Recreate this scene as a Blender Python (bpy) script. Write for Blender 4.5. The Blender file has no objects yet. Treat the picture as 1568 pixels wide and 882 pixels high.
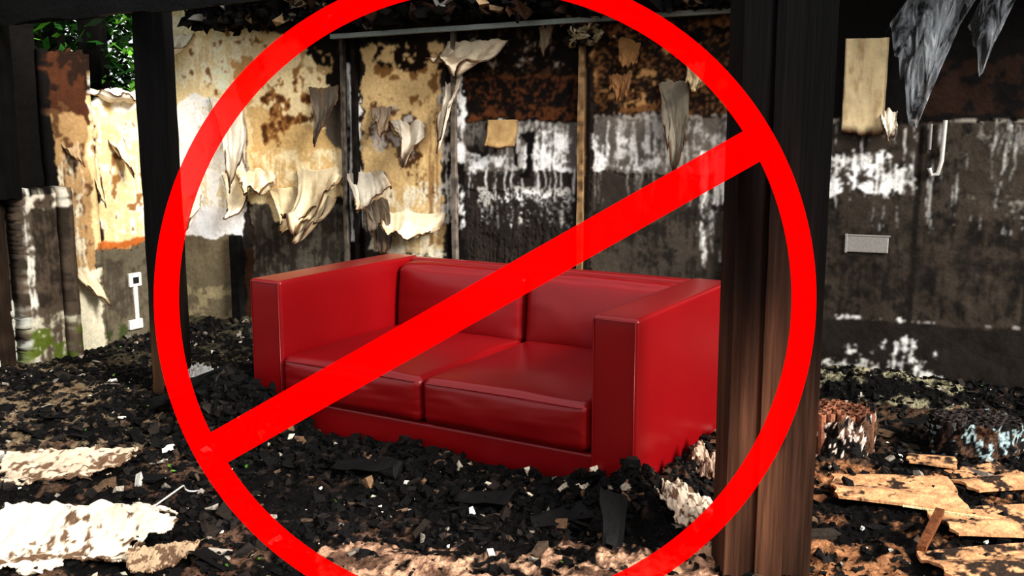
import bpy, bmesh, math, numpy as np
from mathutils import Vector, Matrix
rng=np.random.default_rng(7)
sc=bpy.context.scene
# ---------------------------------------------------------------- utils
def lin(c):
    c=np.array(c,float)/255.0
    return np.where(c<=0.04045,c/12.92,((c+0.055)/1.055)**2.4)
def h3(i,j,k,seed):
    n=np.sin(i*127.1+j*311.7+k*74.7+seed*53.3)*43758.5453
    return n-np.floor(n)
def vn(x,y,z=0.0,seed=0):
    x=np.asarray(x,float);y=np.asarray(y,float);z=np.asarray(z,float)+0*x
    i,j,k=np.floor(x),np.floor(y),np.floor(z)
    u,v,w=x-i,y-j,z-k
    u=u*u*(3-2*u);v=v*v*(3-2*v);w=w*w*(3-2*w)
    r=0
    for a in (0,1):
        for b in (0,1):
            for c in (0,1):
                r=r+h3(i+a,j+b,k+c,seed)*(u if a else 1-u)*(v if b else 1-v)*(w if c else 1-w)
    return r
def vn2(x,y,seed=0):
    i,j=np.floor(x),np.floor(y);u,v=x-i,y-j
    u=u*u*(3-2*u);v=v*v*(3-2*v)
    return (h3(i,j,0,seed)*(1-u)*(1-v)+h3(i+1,j,0,seed)*u*(1-v)+h3(i,j+1,0,seed)*(1-u)*v+h3(i+1,j+1,0,seed)*u*v)
def fbm(x,y,seed=0,o=4):
    x=np.asarray(x,float);y=np.asarray(y,float)
    r=0;a=.5;t=0
    for q in range(o):
        r=r+a*vn2(x*2**q,y*2**q,seed+q*7);t+=a;a*=.55
    return r/t
def inpoly(x,y,P):
    m=np.zeros(x.shape,bool);n=len(P);j=n-1
    for i in range(n):
        xi,yi=P[i];xj,yj=P[j]
        if yi!=yj:
            c=((yi>y)!=(yj>y))&(x<(xj-xi)*(y-yi)/(yj-yi)+xi)
            m^=c
        j=i
    return m
class MB:
    def __init__(s): s.v=[];s.f=[];s.c=[];s.n=0
    def add(s,v,f,c):
        v=np.asarray(v,float);f=np.asarray(f,int)
        c=np.asarray(c,float)
        if c.ndim==1: c=np.tile(c,(len(v),1))
        s.v.append(v);s.f.append(f+s.n);s.c.append(c);s.n+=len(v)
    def build(s,name,mat,smooth=False,parent=None):
        v=np.concatenate(s.v);c=np.concatenate(s.c)
        q=np.concatenate([f for f in s.f if f.shape[1]==4]) if any(f.shape[1]==4 for f in s.f) else np.zeros((0,4),int)
        t=np.concatenate([f for f in s.f if f.shape[1]==3]) if any(f.shape[1]==3 for f in s.f) else np.zeros((0,3),int)
        me=bpy.data.meshes.new(name)
        me.vertices.add(len(v));me.vertices.foreach_set('co',v.astype(np.float32).ravel())
        li=np.concatenate([q.ravel(),t.ravel()]).astype(np.int32)
        me.loops.add(len(li));me.loops.foreach_set('vertex_index',li)
        ls=np.concatenate([np.arange(len(q))*4,len(q)*4+np.arange(len(t))*3]).astype(np.int32)
        me.polygons.add(len(ls));me.polygons.foreach_set('loop_start',ls)
        me.update(calc_edges=True);me.validate()
        a=me.color_attributes.new('Col','FLOAT_COLOR','POINT')
        cc=np.ones((len(v),4),np.float32);cc[:,:3]=np.clip(c,0,1)
        a.data.foreach_set('color',cc.ravel())
        me.polygons.foreach_set('use_smooth',[smooth]*len(me.polygons))
        ob=bpy.data.objects.new(name,me);sc.collection.objects.link(ob)
        me.materials.append(mat)
        if parent: ob.parent=parent
        return ob
def gridfaces(nu,nv):
    i,j=np.meshgrid(np.arange(nu-1),np.arange(nv-1),indexing='ij')
    a=i*nv+j
    return np.stack([a,a+nv,a+nv+1,a+1],-1).reshape(-1,4)
def nmat(name,rough=.85,bump=.35,bscale=60,vary=.35,vscale=35,spec=.3,stretch=None,dist=.01):
    m=bpy.data.materials.new(name);m.use_nodes=True;nt=m.node_tree;N=nt.nodes;L=nt.links
    b=N['Principled BSDF'];b.inputs['Roughness'].default_value=rough;b.inputs['Specular IOR Level'].default_value=spec
    at=N.new('ShaderNodeAttribute');at.attribute_name='Col'
    tc=N.new('ShaderNodeTexCoord');src=tc.outputs['Object']
    if stretch:
        mp=N.new('ShaderNodeMapping');mp.inputs['Scale'].default_value=stretch;L.new(src,mp.inputs[0]);src=mp.outputs[0]
    no=N.new('ShaderNodeTexNoise');no.inputs['Scale'].default_value=vscale;no.inputs['Detail'].default_value=6;no.inputs['Roughness'].default_value=.7
    L.new(src,no.inputs['Vector'])
    mr=N.new('ShaderNodeMapRange');mr.inputs[1].default_value=.3;mr.inputs[2].default_value=.7;mr.inputs[3].default_value=1-vary;mr.inputs[4].default_value=1+vary
    L.new(no.outputs[0],mr.inputs[0])
    mx=N.new('ShaderNodeVectorMath');mx.operation='SCALE'
    L.new(at.outputs['Color'],mx.inputs[0]);L.new(mr.outputs[0],mx.inputs['Scale'])
    L.new(mx.outputs[0],b.inputs['Base Color'])
    n2=N.new('ShaderNodeTexNoise');n2.inputs['Scale'].default_value=bscale;n2.inputs['Detail'].default_value=5
    L.new(src,n2.inputs['Vector'])
    bp=N.new('ShaderNodeBump');bp.inputs['Strength'].default_value=bump;bp.inputs['Distance'].default_value=dist
    L.new(n2.outputs[0],bp.inputs['Height']);L.new(bp.outputs[0],b.inputs['Normal'])
    return m
def simple(name,col,rough=.5,metal=0,bump=0,bscale=80,spec=.5):
    m=bpy.data.materials.new(name);m.use_nodes=True;nt=m.node_tree;N=nt.nodes;L=nt.links
    b=N['Principled BSDF'];b.inputs['Roughness'].default_value=rough;b.inputs['Metallic'].default_value=metal
    b.inputs['Specular IOR Level'].default_value=spec
    tc=N.new('ShaderNodeTexCoord');no=N.new('ShaderNodeTexNoise');no.inputs['Scale'].default_value=bscale
    L.new(tc.outputs['Object'],no.inputs['Vector'])
    cr=N.new('ShaderNodeValToRGB');c=lin(col)
    cr.color_ramp.elements[0].position=.3;cr.color_ramp.elements[0].color=(*(c*.85),1)
    cr.color_ramp.elements[1].position=.7;cr.color_ramp.elements[1].color=(*np.clip(c*1.1,0,1),1)
    L.new(no.outputs[0],cr.inputs[0]);L.new(cr.outputs[0],b.inputs['Base Color'])
    if bump:
        bp=N.new('ShaderNodeBump');bp.inputs['Strength'].default_value=bump;bp.inputs['Distance'].default_value=.005
        L.new(no.outputs[0],bp.inputs['Height']);L.new(bp.outputs[0],b.inputs['Normal'])
    return m
M_wall=nmat('burnt_wall_mat',.85,.22,70,.2,45,.15)
M_floor=nmat('ash_floor_mat',.95,.9,55,.6,50,.1,None,.015)
M_char=nmat('charred_wood_mat',.7,.5,45,.5,30,.2)
M_post=nmat('weathered_post_mat',.85,.6,90,.35,70,.1,(1,1,.04),.005)
M_debris=nmat('debris_mat',.85,.5,90,.4,60,.2)
M_paper=nmat('peeled_paper_mat',.7,.15,40,.14,20)
M_leaf=nmat('leaf_mat',.5,.1,60,.4,20)
# wall frames
A0=np.array([-2.06,7.21]);DR=np.array([.932,-.363]);NR=np.array([-.363,-.932])
L0=np.array([-2.498,7.38]);LD=np.array([-.464,-.886]);LN=np.array([.886,-.464])
def W(s,z,o=0.0):
    s=np.asarray(s,float);z=np.asarray(z,float)+0*s;o=np.asarray(o,float)+0*s
    return np.stack([A0[0]+DR[0]*s+NR[0]*o,A0[1]+DR[1]*s+NR[1]*o,z],-1)
def Lw(s,z,o=0.0):
    s=np.asarray(s,float);z=np.asarray(z,float)+0*s;o=np.asarray(o,float)+0*s
    return np.stack([L0[0]+LD[0]*s+LN[0]*o,L0[1]+LD[1]*s+LN[1]*o,z],-1)
def rect(a,b,c,d): return [(a,c),(b,c),(b,d),(a,d)]
def blur(a,k=1):
    for _ in range(k):
        b=a.copy();b[1:-1]=(a[:-2]+2*a[1:-1]+a[2:])/4;a=b.copy();b[:,1:-1]=(a[:,:-2]+2*a[:,1:-1]+a[:,2:])/4;a=b
    return a
def paint(S,Z,ops,base):
    w1=fbm(S*7,Z*7,3)-.5;w2=fbm(S*7,Z*7,9)-.5
    k1=fbm(S*34,Z*34,21,3)-.5;k2=fbm(S*34,Z*34,27,3)-.5
    var=fbm(S*5,Z*5,33,5)
    blot=fbm(S*15,Z*15,41,5)
    streak=fbm(S*70+3*w1,Z*3.5,51,4)
    fine=fbm(S*60,Z*60,61,3)
    col=np.tile(lin(base),(S.size,1)).reshape(S.shape+(3,))*(.55+.9*var)[...,None]
    rel=np.zeros(S.shape)
    for op in ops:
        P,c=op[0],op[1];o=op[2] if len(op)>2 else {}
        wa=o.get('w',.1)
        m=inpoly(S+wa*w1+wa*.35*k1,Z+wa*w2+wa*.35*k2,P)
        d=o.get('d',1.0);A=m.astype(float)
        if d<1 and m.any():
            kind=o.get('n','b')
            n={'b':blot,'s':streak,'f':fine,'m':(blot*.55+fine*.45),'x':(streak*.35+blot*.45+fine*.2)}[kind]
            th=np.quantile(n[m],1-d);sd=n[m].std()
            wd=sd*{'b':.35,'s':.9,'f':.8,'m':.9,'x':1.2}[kind]
            A=m*np.clip((n-th)/wd+.5,0,1)
        cc=lin(c)*( (1-o.get('v',.25))+2*o.get('v',.25)*var)[...,None]
        A=A*o.get('a',1.0)
        col=col*(1-A[...,None])+cc*A[...,None]
        rel=rel*(1-A)+o.get('h',.006)*A
    soot=.76+.55*np.clip(fbm(S*3,Z*1.5,88,5)*.65+streak*.35,0,.8)
    col=blur(col*soot[...,None],1)
    return col,rel
# ---------------------------------------------------------------- back wall
ops=[
 (rect(-.6,.03,-.1,.72),(112,102,82)),(rect(-.6,.0,-.1,.3),(150,138,108),{'d':.45}),
 (rect(.02,.12,-.1,.7),(24,20,17)),(rect(.12,.35,-.1,.62),(62,40,26)),
 (rect(.2,1.9,-.1,.95),(58,51,45)),(rect(.2,1.0,.35,.95),(96,90,80),{'d':.4,'n':'x'}),
 ([(-.6,2.5),(-.05,2.5),(.2,2.16),(.5,2.1),(.85,2.02),(.97,1.9),(.97,1.02),(.8,.97),(.6,.86),(.42,.82),(.33,.93),(.15,.95),(.12,.70),(-.6,.68)],(236,214,168),{'w':.12,'v':.2}),
 (rect(-.6,.3,1.78,2.3),(250,238,208),{'d':.7,'n':'x','w':.2}),
 ([(-.6,1.55),(-.25,1.72),(.0,1.66),(.15,1.6),(.2,1.0),(.12,.7),(-.6,.66)],(255,255,252),{'w':.1,'v':.03}),
 (rect(-.25,.1,.9,1.7),(214,200,170),{'d':.2,'n':'x'}),
 ([(.22,1.62),(.9,1.45),(.95,1.1),(.5,.95),(.25,1.0)],(208,174,120),{'w':.2}),
 (rect(.25,.95,1.0,1.3),(234,214,172),{'d':.5,'n':'x','w':.2}),
 ([(.1,1.9),(.35,1.95),(.3,1.78),(.2,1.6),(.1,1.7)],(200,158,108),{'w':.2}),
 ([(.28,1.78),(.65,1.84),(.74,1.62),(.6,1.42),(.42,1.3),(.3,1.5)],(150,104,58),{'d':.5,'w':.2}),
 ([(.28,1.78),(.65,1.84),(.74,1.62),(.6,1.42),(.42,1.3),(.3,1.5)],(84,52,28),{'d':.17,'w':.25}),
 (rect(-.4,.9,1.75,2.2),(150,110,66),{'d':.08,'w':.2}),
 ([(.6,2.2),(.98,2.2),(.98,1.5),(.9,1.62),(.84,1.85),(.68,1.98)],(26,18,12),{'w':.15}),
 ([(.5,2.1),(.9,2.0),(.9,1.8),(.6,1.9)],(180,150,106),{'d':.3,'w':.15}),
 ([(.76,1.7),(.95,1.72),(.96,1.3),(.88,1.34)],(98,88,78),{'w':.1}),
 ([(.1,1.55),(.17,1.6),(.2,1.0),(.14,.8)],(92,70,48),{'d':.5,'n':'s'}),
 (rect(.97,1.12,-.1,2.3),(20,16,13),{'w':.03}),(rect(1.0,1.04,.7,1.9),(235,232,224),{'d':.5,'n':'s','w':.03}),(rect(1.07,1.12,.8,1.7),(250,246,238),{'d':.6,'n':'b','w':.05}),
 ([(1.13,1.98),(1.2,2.02),(1.72,2.0),(1.73,1.0),(1.74,.66),(1.3,.64),(1.13,.95)],(216,184,132),{'w':.1}),
 (rect(1.15,1.72,.62,1.1),(240,228,200),{'d':.65,'n':'x','w':.15}),
 ([(1.2,2.1),(1.73,2.1),(1.73,1.72),(1.5,1.62),(1.42,1.78),(1.22,1.82)],(136,98,56),{'d':.45,'w':.2}),
 ([(1.2,2.1),(1.73,2.1),(1.73,1.9),(1.5,1.86),(1.22,1.93)],(30,20,12),{'d':.6,'w':.2}),
 ([(1.2,1.66),(1.33,1.55),(1.5,1.6),(1.57,1.38),(1.5,1.2),(1.36,1.28),(1.22,1.42)],(92,66,44),{'w':.15,'d':.7}),
 (rect(1.22,1.5,1.3,1.6),(180,172,162),{'d':.3}),
 (rect(1.6,1.75,.7,1.7),(150,116,76),{'d':.4,'n':'s'}),
 (rect(1.13,1.75,1.0,1.7),(110,74,40),{'d':.05,'n':'m'}),
 (rect(1.75,1.9,.1,2.1),(26,22,19),{'w':.05}),(rect(1.72,1.88,.85,1.75),(200,194,184),{'d':.45,'n':'x','w':.1}),(rect(1.82,1.88,.8,1.8),(252,250,245),{'d':.5,'n':'x','w':.06}),
 (rect(1.88,2.67,1.52,2.3),(20,14,11)),(rect(1.9,2.65,1.54,1.8),(92,54,30),{'d':.5,'n':'m'}),(rect(1.9,2.67,1.8,2.1),(74,50,32),{'d':.2,'n':'m'}),
 (rect(1.9,2.65,1.62,1.78),(18,14,12),{'d':.3}),
 (rect(1.9,2.65,1.85,2.05),(150,142,130),{'d':.05,'n':'m'}),
 (rect(1.88,2.66,1.2,1.52),(104,98,91),{'w':.06}),
 (rect(1.88,2.66,1.2,1.52),(196,192,185),{'d':.42,'n':'x','w':.1}),
 (rect(2.28,2.6,1.18,1.45),(252,250,246),{'d':.5,'n':'x','w':.2}),
 (rect(1.92,2.14,1.2,1.3),(240,238,233),{'d':.5,'n':'m','w':.12}),
 (rect(1.9,2.1,1.3,1.52),(40,35,31),{'d':.5,'n':'x'}),
 (rect(1.9,2.66,1.08,1.2),(48,41,36)),
 (rect(1.88,2.64,1.0,1.22),(210,206,200),{'d':.1,'n':'s'}),
 (rect(1.98,2.62,.84,1.1),(188,184,176),{'d':.48,'n':'m','w':.1}),
 (rect(2.15,2.5,.86,1.06),(245,243,238),{'d':.38,'n':'m','w':.15}),
 (rect(2.3,2.35,1.17,1.45),(18,15,13),{'w':.12}),(rect(2.22,2.245,1.22,1.4),(18,15,13),{'w':.1}),
 (rect(2.66,2.73,.5,2.2),(134,108,78),{'w':.02}),(rect(2.7,2.735,.5,2.2),(26,20,15),{'w':.02}),
 (rect(2.75,3.75,1.53,2.3),(34,24,18)),(rect(2.75,3.6,1.55,2.12),(120,84,50),{'d':.45,'n':'m'}),(rect(2.8,3.6,1.6,2.05),(18,14,12),{'d':.3}),
 (rect(2.75,3.6,1.6,1.95),(176,134,88),{'d':.1}),
 (rect(2.75,3.6,1.5,1.56),(160,152,140),{'d':.45,'n':'m','w':.04}),
 (rect(2.75,3.65,1.2,1.54),(102,94,86),{'w':.05}),
 (rect(2.75,3.6,1.22,1.54),(180,174,166),{'d':.4,'n':'x','w':.12}),
 (rect(2.75,3.6,1.05,1.3),(170,164,156),{'d':.18,'n':'s','w':.1}),
 (rect(2.76,2.85,1.2,1.48),(245,243,238),{'d':.5,'n':'x'}),(rect(2.9,3.15,1.22,1.42),(226,222,216),{'d':.4,'n':'x'}),
 (rect(2.75,3.65,.95,1.18),(60,52,46)),(rect(2.75,3.65,.85,1.25),(130,122,112),{'d':.12,'n':'s'}),
 (rect(2.75,3.65,.3,.96),(72,64,56)),
 (rect(3.42,3.62,.65,1.35),(240,236,228),{'d':.4,'n':'s','w':.05}),
 (rect(1.9,3.65,.3,1.0),(42,37,32),{'d':.4,'n':'x','w':.3}),
 (rect(3.65,6.3,1.52,2.6),(18,15,13)),(rect(4.6,6.3,1.54,1.85),(44,28,20),{'d':.6}),
 (rect(3.7,6.3,-.1,1.5),(62,54,46)),
 (rect(4.62,6.3,.98,1.5),(80,72,63),{'d':.45,'n':'x'}),(rect(4.2,6.3,.5,.95),(46,40,34),{'d':.7,'n':'x','w':.15}),
 (rect(3.7,6.3,-.1,.38),(38,33,28),{'w':.06}),
 (rect(3.7,6.3,.3,1.5),(30,26,23),{'d':.25,'n':'x','w':.3}),
 (rect(3.9,6.3,1.505,1.525),(150,142,130),{'d':.6,'w':.015}),
 (rect(4.2,6.3,.385,.4),(150,143,136),{'d':.4,'w':.02}),(rect(4.2,4.6,.38,.41),(225,222,218),{'d':.2,'w':.03}),
 (rect(4.62,4.65,.0,1.5),(30,26,22),{'w':.02}),(rect(5.2,5.22,.0,1.5),(34,30,26),{'w':.02}),
 (rect(4.2,6.3,1.12,1.13),(44,38,33),{'w':.015,'d':.7}),(rect(4.2,6.3,.76,.77),(44,38,33),{'w':.015,'d':.7}),
 ([(4.0,1.38),(4.62,1.25),(4.58,1.14),(4.0,1.1)],(240,238,232),{'d':.42,'n':'x','w':.25}),
 (rect(4.1,4.4,1.12,1.24),(255,253,250),{'d':.5,'n':'m','w':.15}),
 (rect(4.1,5.3,.9,1.5),(205,202,196),{'d':.03,'n':'s','w':.2}),
 (rect(4.1,4.5,-.1,.14),(215,211,202),{'d':.5,'n':'m','w':.1}),
 ([(4.5,.0),(4.9,.0),(4.7,.18),(4.62,.26),(4.55,.16)],(240,238,232),{'d':.55,'n':'x','w':.2}),
 (rect(4.3,4.8,.0,.26),(236,234,228),{'d':.1,'n':'m','w':.15}),
 (rect(4.9,6.3,1.0,1.5),(140,132,122),{'d':.05,'n':'m'}),
]
st=.0062
s=np.arange(-.47,6.3,st);z=np.arange(-.05,2.46,st)
S,Z=np.meshgrid(s,z,indexing='ij')
col,rel=paint(S,Z,ops,(48,41,36))
bump=(fbm(S*5,Z*5,71)-.5)*.02
P=W(S,Z,rel+bump).reshape(-1,3)
mb=MB();mb.add(P,gridfaces(len(s),len(z)),col.reshape(-1,3))
def boxpts(f,s0,s1,z0,z1,o0,o1):
    v=np.array([f(a,b,c) for a in (s0,s1) for b in (z0,z1) for c in (o0,o1)])
    fc=[[0,1,3,2],[4,6,7,5],[0,4,5,1],[2,3,7,6],[0,2,6,4],[1,5,7,3]]
    return v,np.array(fc)
v,f=boxpts(W,-.5,6.3,-.05,2.46,-.12,-.025);mb.add(v,f,lin((40,34,30)))
mb.build('wall_back',M_wall,True)
# ---------------------------------------------------------------- left wall
opl=[
 (rect(-.1,.85,.66,2),(200,174,128),{'w':.08}),
 (rect(.0,.8,1.3,1.75),(216,194,150),{'d':.6,'n':'x','w':.15}),
 (rect(.3,.8,1.58,1.8),(240,234,220),{'d':.6,'w':.12}),
 (rect(.1,.8,.7,1.5),(230,218,194),{'d':.3,'n':'x','w':.15}),
 (rect(.3,.8,.72,1.5),(130,92,54),{'d':.14}),
 (rect(.72,.78,.7,1.5),(40,28,20),{'d':.7,'w':.05}),
 (rect(-.1,.82,.655,.70),(160,90,40),{'w':.04}),
 (rect(-.1,.82,-.1,.65),(92,84,69)),
 (rect(-.1,.82,.1,.6),(68,60,50),{'d':.4,'n':'x','w':.2}),
 (rect(-.1,.82,-.1,.1),(56,62,34),{'d':.6}),
 (rect(.8,1.12,1.5,2.2),(70,40,23)),(rect(.8,1.12,1.7,2.2),(36,22,14),{'d':.5}),
 (rect(.84,1.1,.5,1.55),(160,128,88)),(rect(.84,1.1,.5,1.6),(92,64,41),{'d':.35,'w':.2}),
 (rect(.8,1.05,-.1,.55),(204,195,170),{'w':.1}),(rect(.9,1.1,.55,1.3),(208,194,166),{'d':.25,'n':'x'}),
 (rect(1.1,1.6,1.07,2.2),(16,13,11)),
 (rect(1.05,1.4,-.1,1.08),(84,72,60)),(rect(1.05,1.4,.35,1.05),(52,44,36),{'d':.5,'n':'x'}),
 (rect(1.33,1.38,.0,1.1),(205,200,186),{'d':.6,'n':'x','w':.03}),(rect(1.08,1.36,.98,1.08),(205,196,178),{'d':.5}),
 (rect(1.05,1.4,-.1,.28),(180,174,152),{'d':.4,'n':'x'}),(rect(1.0,1.4,-.1,.2),(82,94,34),{'d':.5}),
 (rect(1.4,1.7,-.1,.4),(160,160,150),{'d':.4}),
]
s=np.arange(0,1.62,st);z=np.arange(-.05,2.3,st)
S,Z=np.meshgrid(s,z,indexing='ij')
col,rel=paint(S,Z,opl,(50,42,36))
rel=rel+np.where((S>.8)&(S<1.12),.06,0)+np.where((S>1.08)&(S<1.4)&(Z<1.08),.1,0)
P=Lw(S,Z,rel+(fbm(S*6,Z*6,77)-.5)*.025).reshape(-1,3)
F=gridfaces(len(s),len(z))
sm=S.reshape(-1);zm=Z.reshape(-1)
top=np.where(sm<.79,1.64+.12*(fbm(sm*9,sm*0,5)-.5)+.06*(sm-.4),np.where(sm<1.13,1.97+.1*(fbm(sm*14,sm*0,6)-.5),np.where(sm<1.38,2.3,1.2)))
top=np.where(sm>1.4,2.3,top)
gap=(sm>1.44)&(zm>.35)&(zm<.95)
keep=((zm<=top)&~gap)[F].all(1)
mb=MB();mb.add(P,F[keep],col.reshape(-1,3))
ob=mb.build('wall_left',M_wall,True)
md=ob.modifiers.new('thick','SOLIDIFY');md.thickness=.04;md.offset=-1
# ---------------------------------------------------------------- rough boxes
def rough_box(mb,org,ax,ay,az,dims,res,disp,colfn,seed=0,freq=14):
    org=np.array(org,float);ax,ay,az=[np.array(q,float)/np.linalg.norm(q) for q in (ax,ay,az)]
    dx,dy,dz=dims
    nx,ny,nz=[max(2,int(math.ceil(d/res))+1) for d in dims]
    def face(u,v,fn):
        U,V=np.meshgrid(u,v,indexing='ij');p=fn(U,V).reshape(-1,3)
        w=org+p[:,:1]*ax+p[:,1:2]*ay+p[:,2:]*az
        k=freq
        sc3=[k,k,k];sc3[int(np.argmax(dims))]*=.2
        q=p*np.array(sc3)
        d=np.stack([vn(q[:,0],q[:,1],q[:,2],seed+a)+.5*vn(q[:,0]*3,q[:,1]*3,q[:,2]*3,seed+a+5)-.75 for a in range(3)],-1)*disp
        w=w+d[:,:1]*ax+d[:,1:2]*ay+d[:,2:]*az
        mb.add(w,gridfaces(len(u),len(v)),colfn(p,w))
    x=np.linspace(0,dx,nx);y=np.linspace(0,dy,ny);zz=np.linspace(0,dz,nz)
    one=lambda U,c:np.full(U.shape,c)
    face(x,y,lambda U,V:np.stack([U,V,one(U,0)],-1));face(x,y,lambda U,V:np.stack([U,V,one(U,dz)],-1))
    face(x,zz,lambda U,V:np.stack([U,one(U,0),V],-1));face(x,zz,lambda U,V:np.stack([U,one(U,dy),V],-1))
    face(y,zz,lambda U,V:np.stack([one(U,0),U,V],-1));face(y,zz,lambda U,V:np.stack([one(U,dx),U,V],-1))
def flat(c,v=.5,fr=12):
    c=lin(c)
    return lambda p,w:c*(1-v+2*v*vn(w[:,0]*fr,w[:,1]*fr,w[:,2]*fr,4))[:,None]
CH=(9,8,8)
def woodgrad(zc,zs,brown,char,ph=0):
    b,c=lin(brown),lin(char)
    def f(p,w):
        xg=w[:,0]+.006*np.sin(w[:,2]*5+ph)
        g=vn(xg*60+ph,w[:,1]*60,w[:,2]*1.6,3)*.5+vn(xg*170,w[:,1]*170,w[:,2]*3,8)*.5
        t=1/(1+np.exp((w[:,2]-zc+(vn(w[:,0]*12,w[:,1]*12,w[:,2]*3,6)-.5)*.5)/zs))
        wood=b*(.45+1.1*g)[:,None]
        wood=wood*(.35+.85*vn(w[:,0]*9+ph,w[:,1]*9,w[:,2]*4,12))[:,None]
        kn=np.exp(-(((w[:,0]-.83-ph*.02)/.016)**2+((w[:,2]-.55-.2*math.sin(ph*3))/.03)**2))
        wood=wood*(1-.8*kn)[:,None]
        return c*(.3+1.4*g)[:,None]*(1-t)[:,None]+wood*t[:,None]
    return f
mb=MB();X=[1,0,0];Y=[0,1,0];ZZ=[0,0,1]
rough_box(mb,(.703,3.092,0),X,Y,ZZ,(.098,.2,2.5),.008,.003,woodgrad(.95,.12,(80,54,40),(7,6,6),1),1)
rough_box(mb,(.803,3.08,0),X,Y,ZZ,(.088,.2,2.5),.008,.003,woodgrad(.92,.12,(102,70,52),(7,6,6),2),2)
rough_box(mb,(.893,3.096,0),X,Y,ZZ,(.098,.2,2.5),.008,.003,woodgrad(.8,.14,(64,43,32),(7,6,6),3),3)
mb.build('charred_timber_post',M_post,True)
mb=MB();cfl=woodgrad(.25,.12,(84,60,42),(7,6,6))
rough_box(mb,(-2.0,5.36,0),X,Y,ZZ,(.165,.16,2.2),.02,.008,cfl,5)
mb.build('charred_timber_post.001',M_post,True)
mb=MB();rough_box(mb,(-3.42,8.0,0),X,Y,ZZ,(.17,.17,3),.04,.01,flat((14,12,10)),6);mb.build('charred_timber_post.002',M_post,True)
mb=MB();rough_box(mb,(-3.28,5.98,1.05),X,Y,ZZ,(.27,.12,1.1),.02,.012,flat((10,9,8)),8)
rough_box(mb,(-3.22,5.99,0),X,Y,ZZ,(.09,.1,1.06),.02,.012,flat((44,34,26)),8)
mb.build('charred_timber_post.003',M_post,True)
mb=MB()
d=np.array([4.05,-2.65,0]);d/=np.linalg.norm(d)
rough_box(mb,(-3.5,6.28,2.07),d,[-d[1]*-1,d[0],0],ZZ,(5.6,.1,.2),.03,.02,flat(CH),9)
mb.build('charred_roof_beam',M_char,True)
mb=MB()
for i,(s0,wd) in enumerate([(-.3,.07),(.5,.08),(1.3,.07),(2.1,.08),(2.9,.07),(3.7,.08),(4.5,.08),(5.3,.08)]):
    o=W(s0,2.4,-.05);rough_box(mb,o,[NR[0],NR[1],.04],[DR[0],DR[1],0],ZZ,(.9,wd,.1),.03,.02,flat((20,16,14)),11+i)
mb.build('charred_roof_rafters',M_char,True)
mb=MB()
s=np.linspace(-.6,6.3,160);o=np.linspace(-.1,.55,24);S,O=np.meshgrid(s,o,indexing='ij')
mb.add(W(S,2.52+.05*fbm(S*5,O*5,2),O*(.6+.8*fbm(S*6,S*0,3))).reshape(-1,3),gridfaces(160,24),flat((24,20,18))(None,W(S,2.5,O).reshape(-1,3)))
mb.build('ceiling',M_char,True)
mb=MB()
o=W(.98,2.055,.1);rough_box(mb,o,[DR[0],DR[1],.025],[NR[0],NR[1],0],ZZ,(2.75,.05,.03),.03,.002,flat((190,196,190),.35),30)
ob=mb.build('steel_eaves_rail',simple('galvanised_steel',(140,148,142),.5,.25),True)
mb=MB()
rough_box(mb,W(1.3,2.2,.14),[DR[0],DR[1],-.02],[NR[0],NR[1],0],ZZ,(.62,.06,.045),.02,.006,flat((186,154,116),.3),31)
rough_box(mb,W(.3,2.18,.1),[DR[0],DR[1],.02],[NR[0],NR[1],0],ZZ,(.8,.06,.05),.02,.01,flat((60,42,30),.5),32)
rough_box(mb,W(2.0,2.17,.1),[DR[0],DR[1],.02],[NR[0],NR[1],0],ZZ,(1.8,.07,.04),.02,.012,flat((30,24,20),.5),33)
mb.build('roof_battens',M_char,True)
mb=MB()
for (s0,w_,z0,z1,c,dp) in [(.985,.025,.3,2.1,(90,82,74),.05),(1.07,.03,.3,2.1,(30,24,20),.05),(1.80,.03,.2,2.1,(110,100,90),.045),(2.66,.035,.3,2.15,(140,112,80),.04),(3.6,.04,0,2.2,(60,50,42),.05),(.03,.07,0,.7,(14,12,11),.06)]:
    rough_box(mb,W(s0,z0,0),[DR[0],DR[1],0],[NR[0],NR[1],0],ZZ,(w_,dp,z1-z0),.015,.008,flat(c,.7,30),40)
mb.build('timber_studs',M_wall,True)
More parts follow.
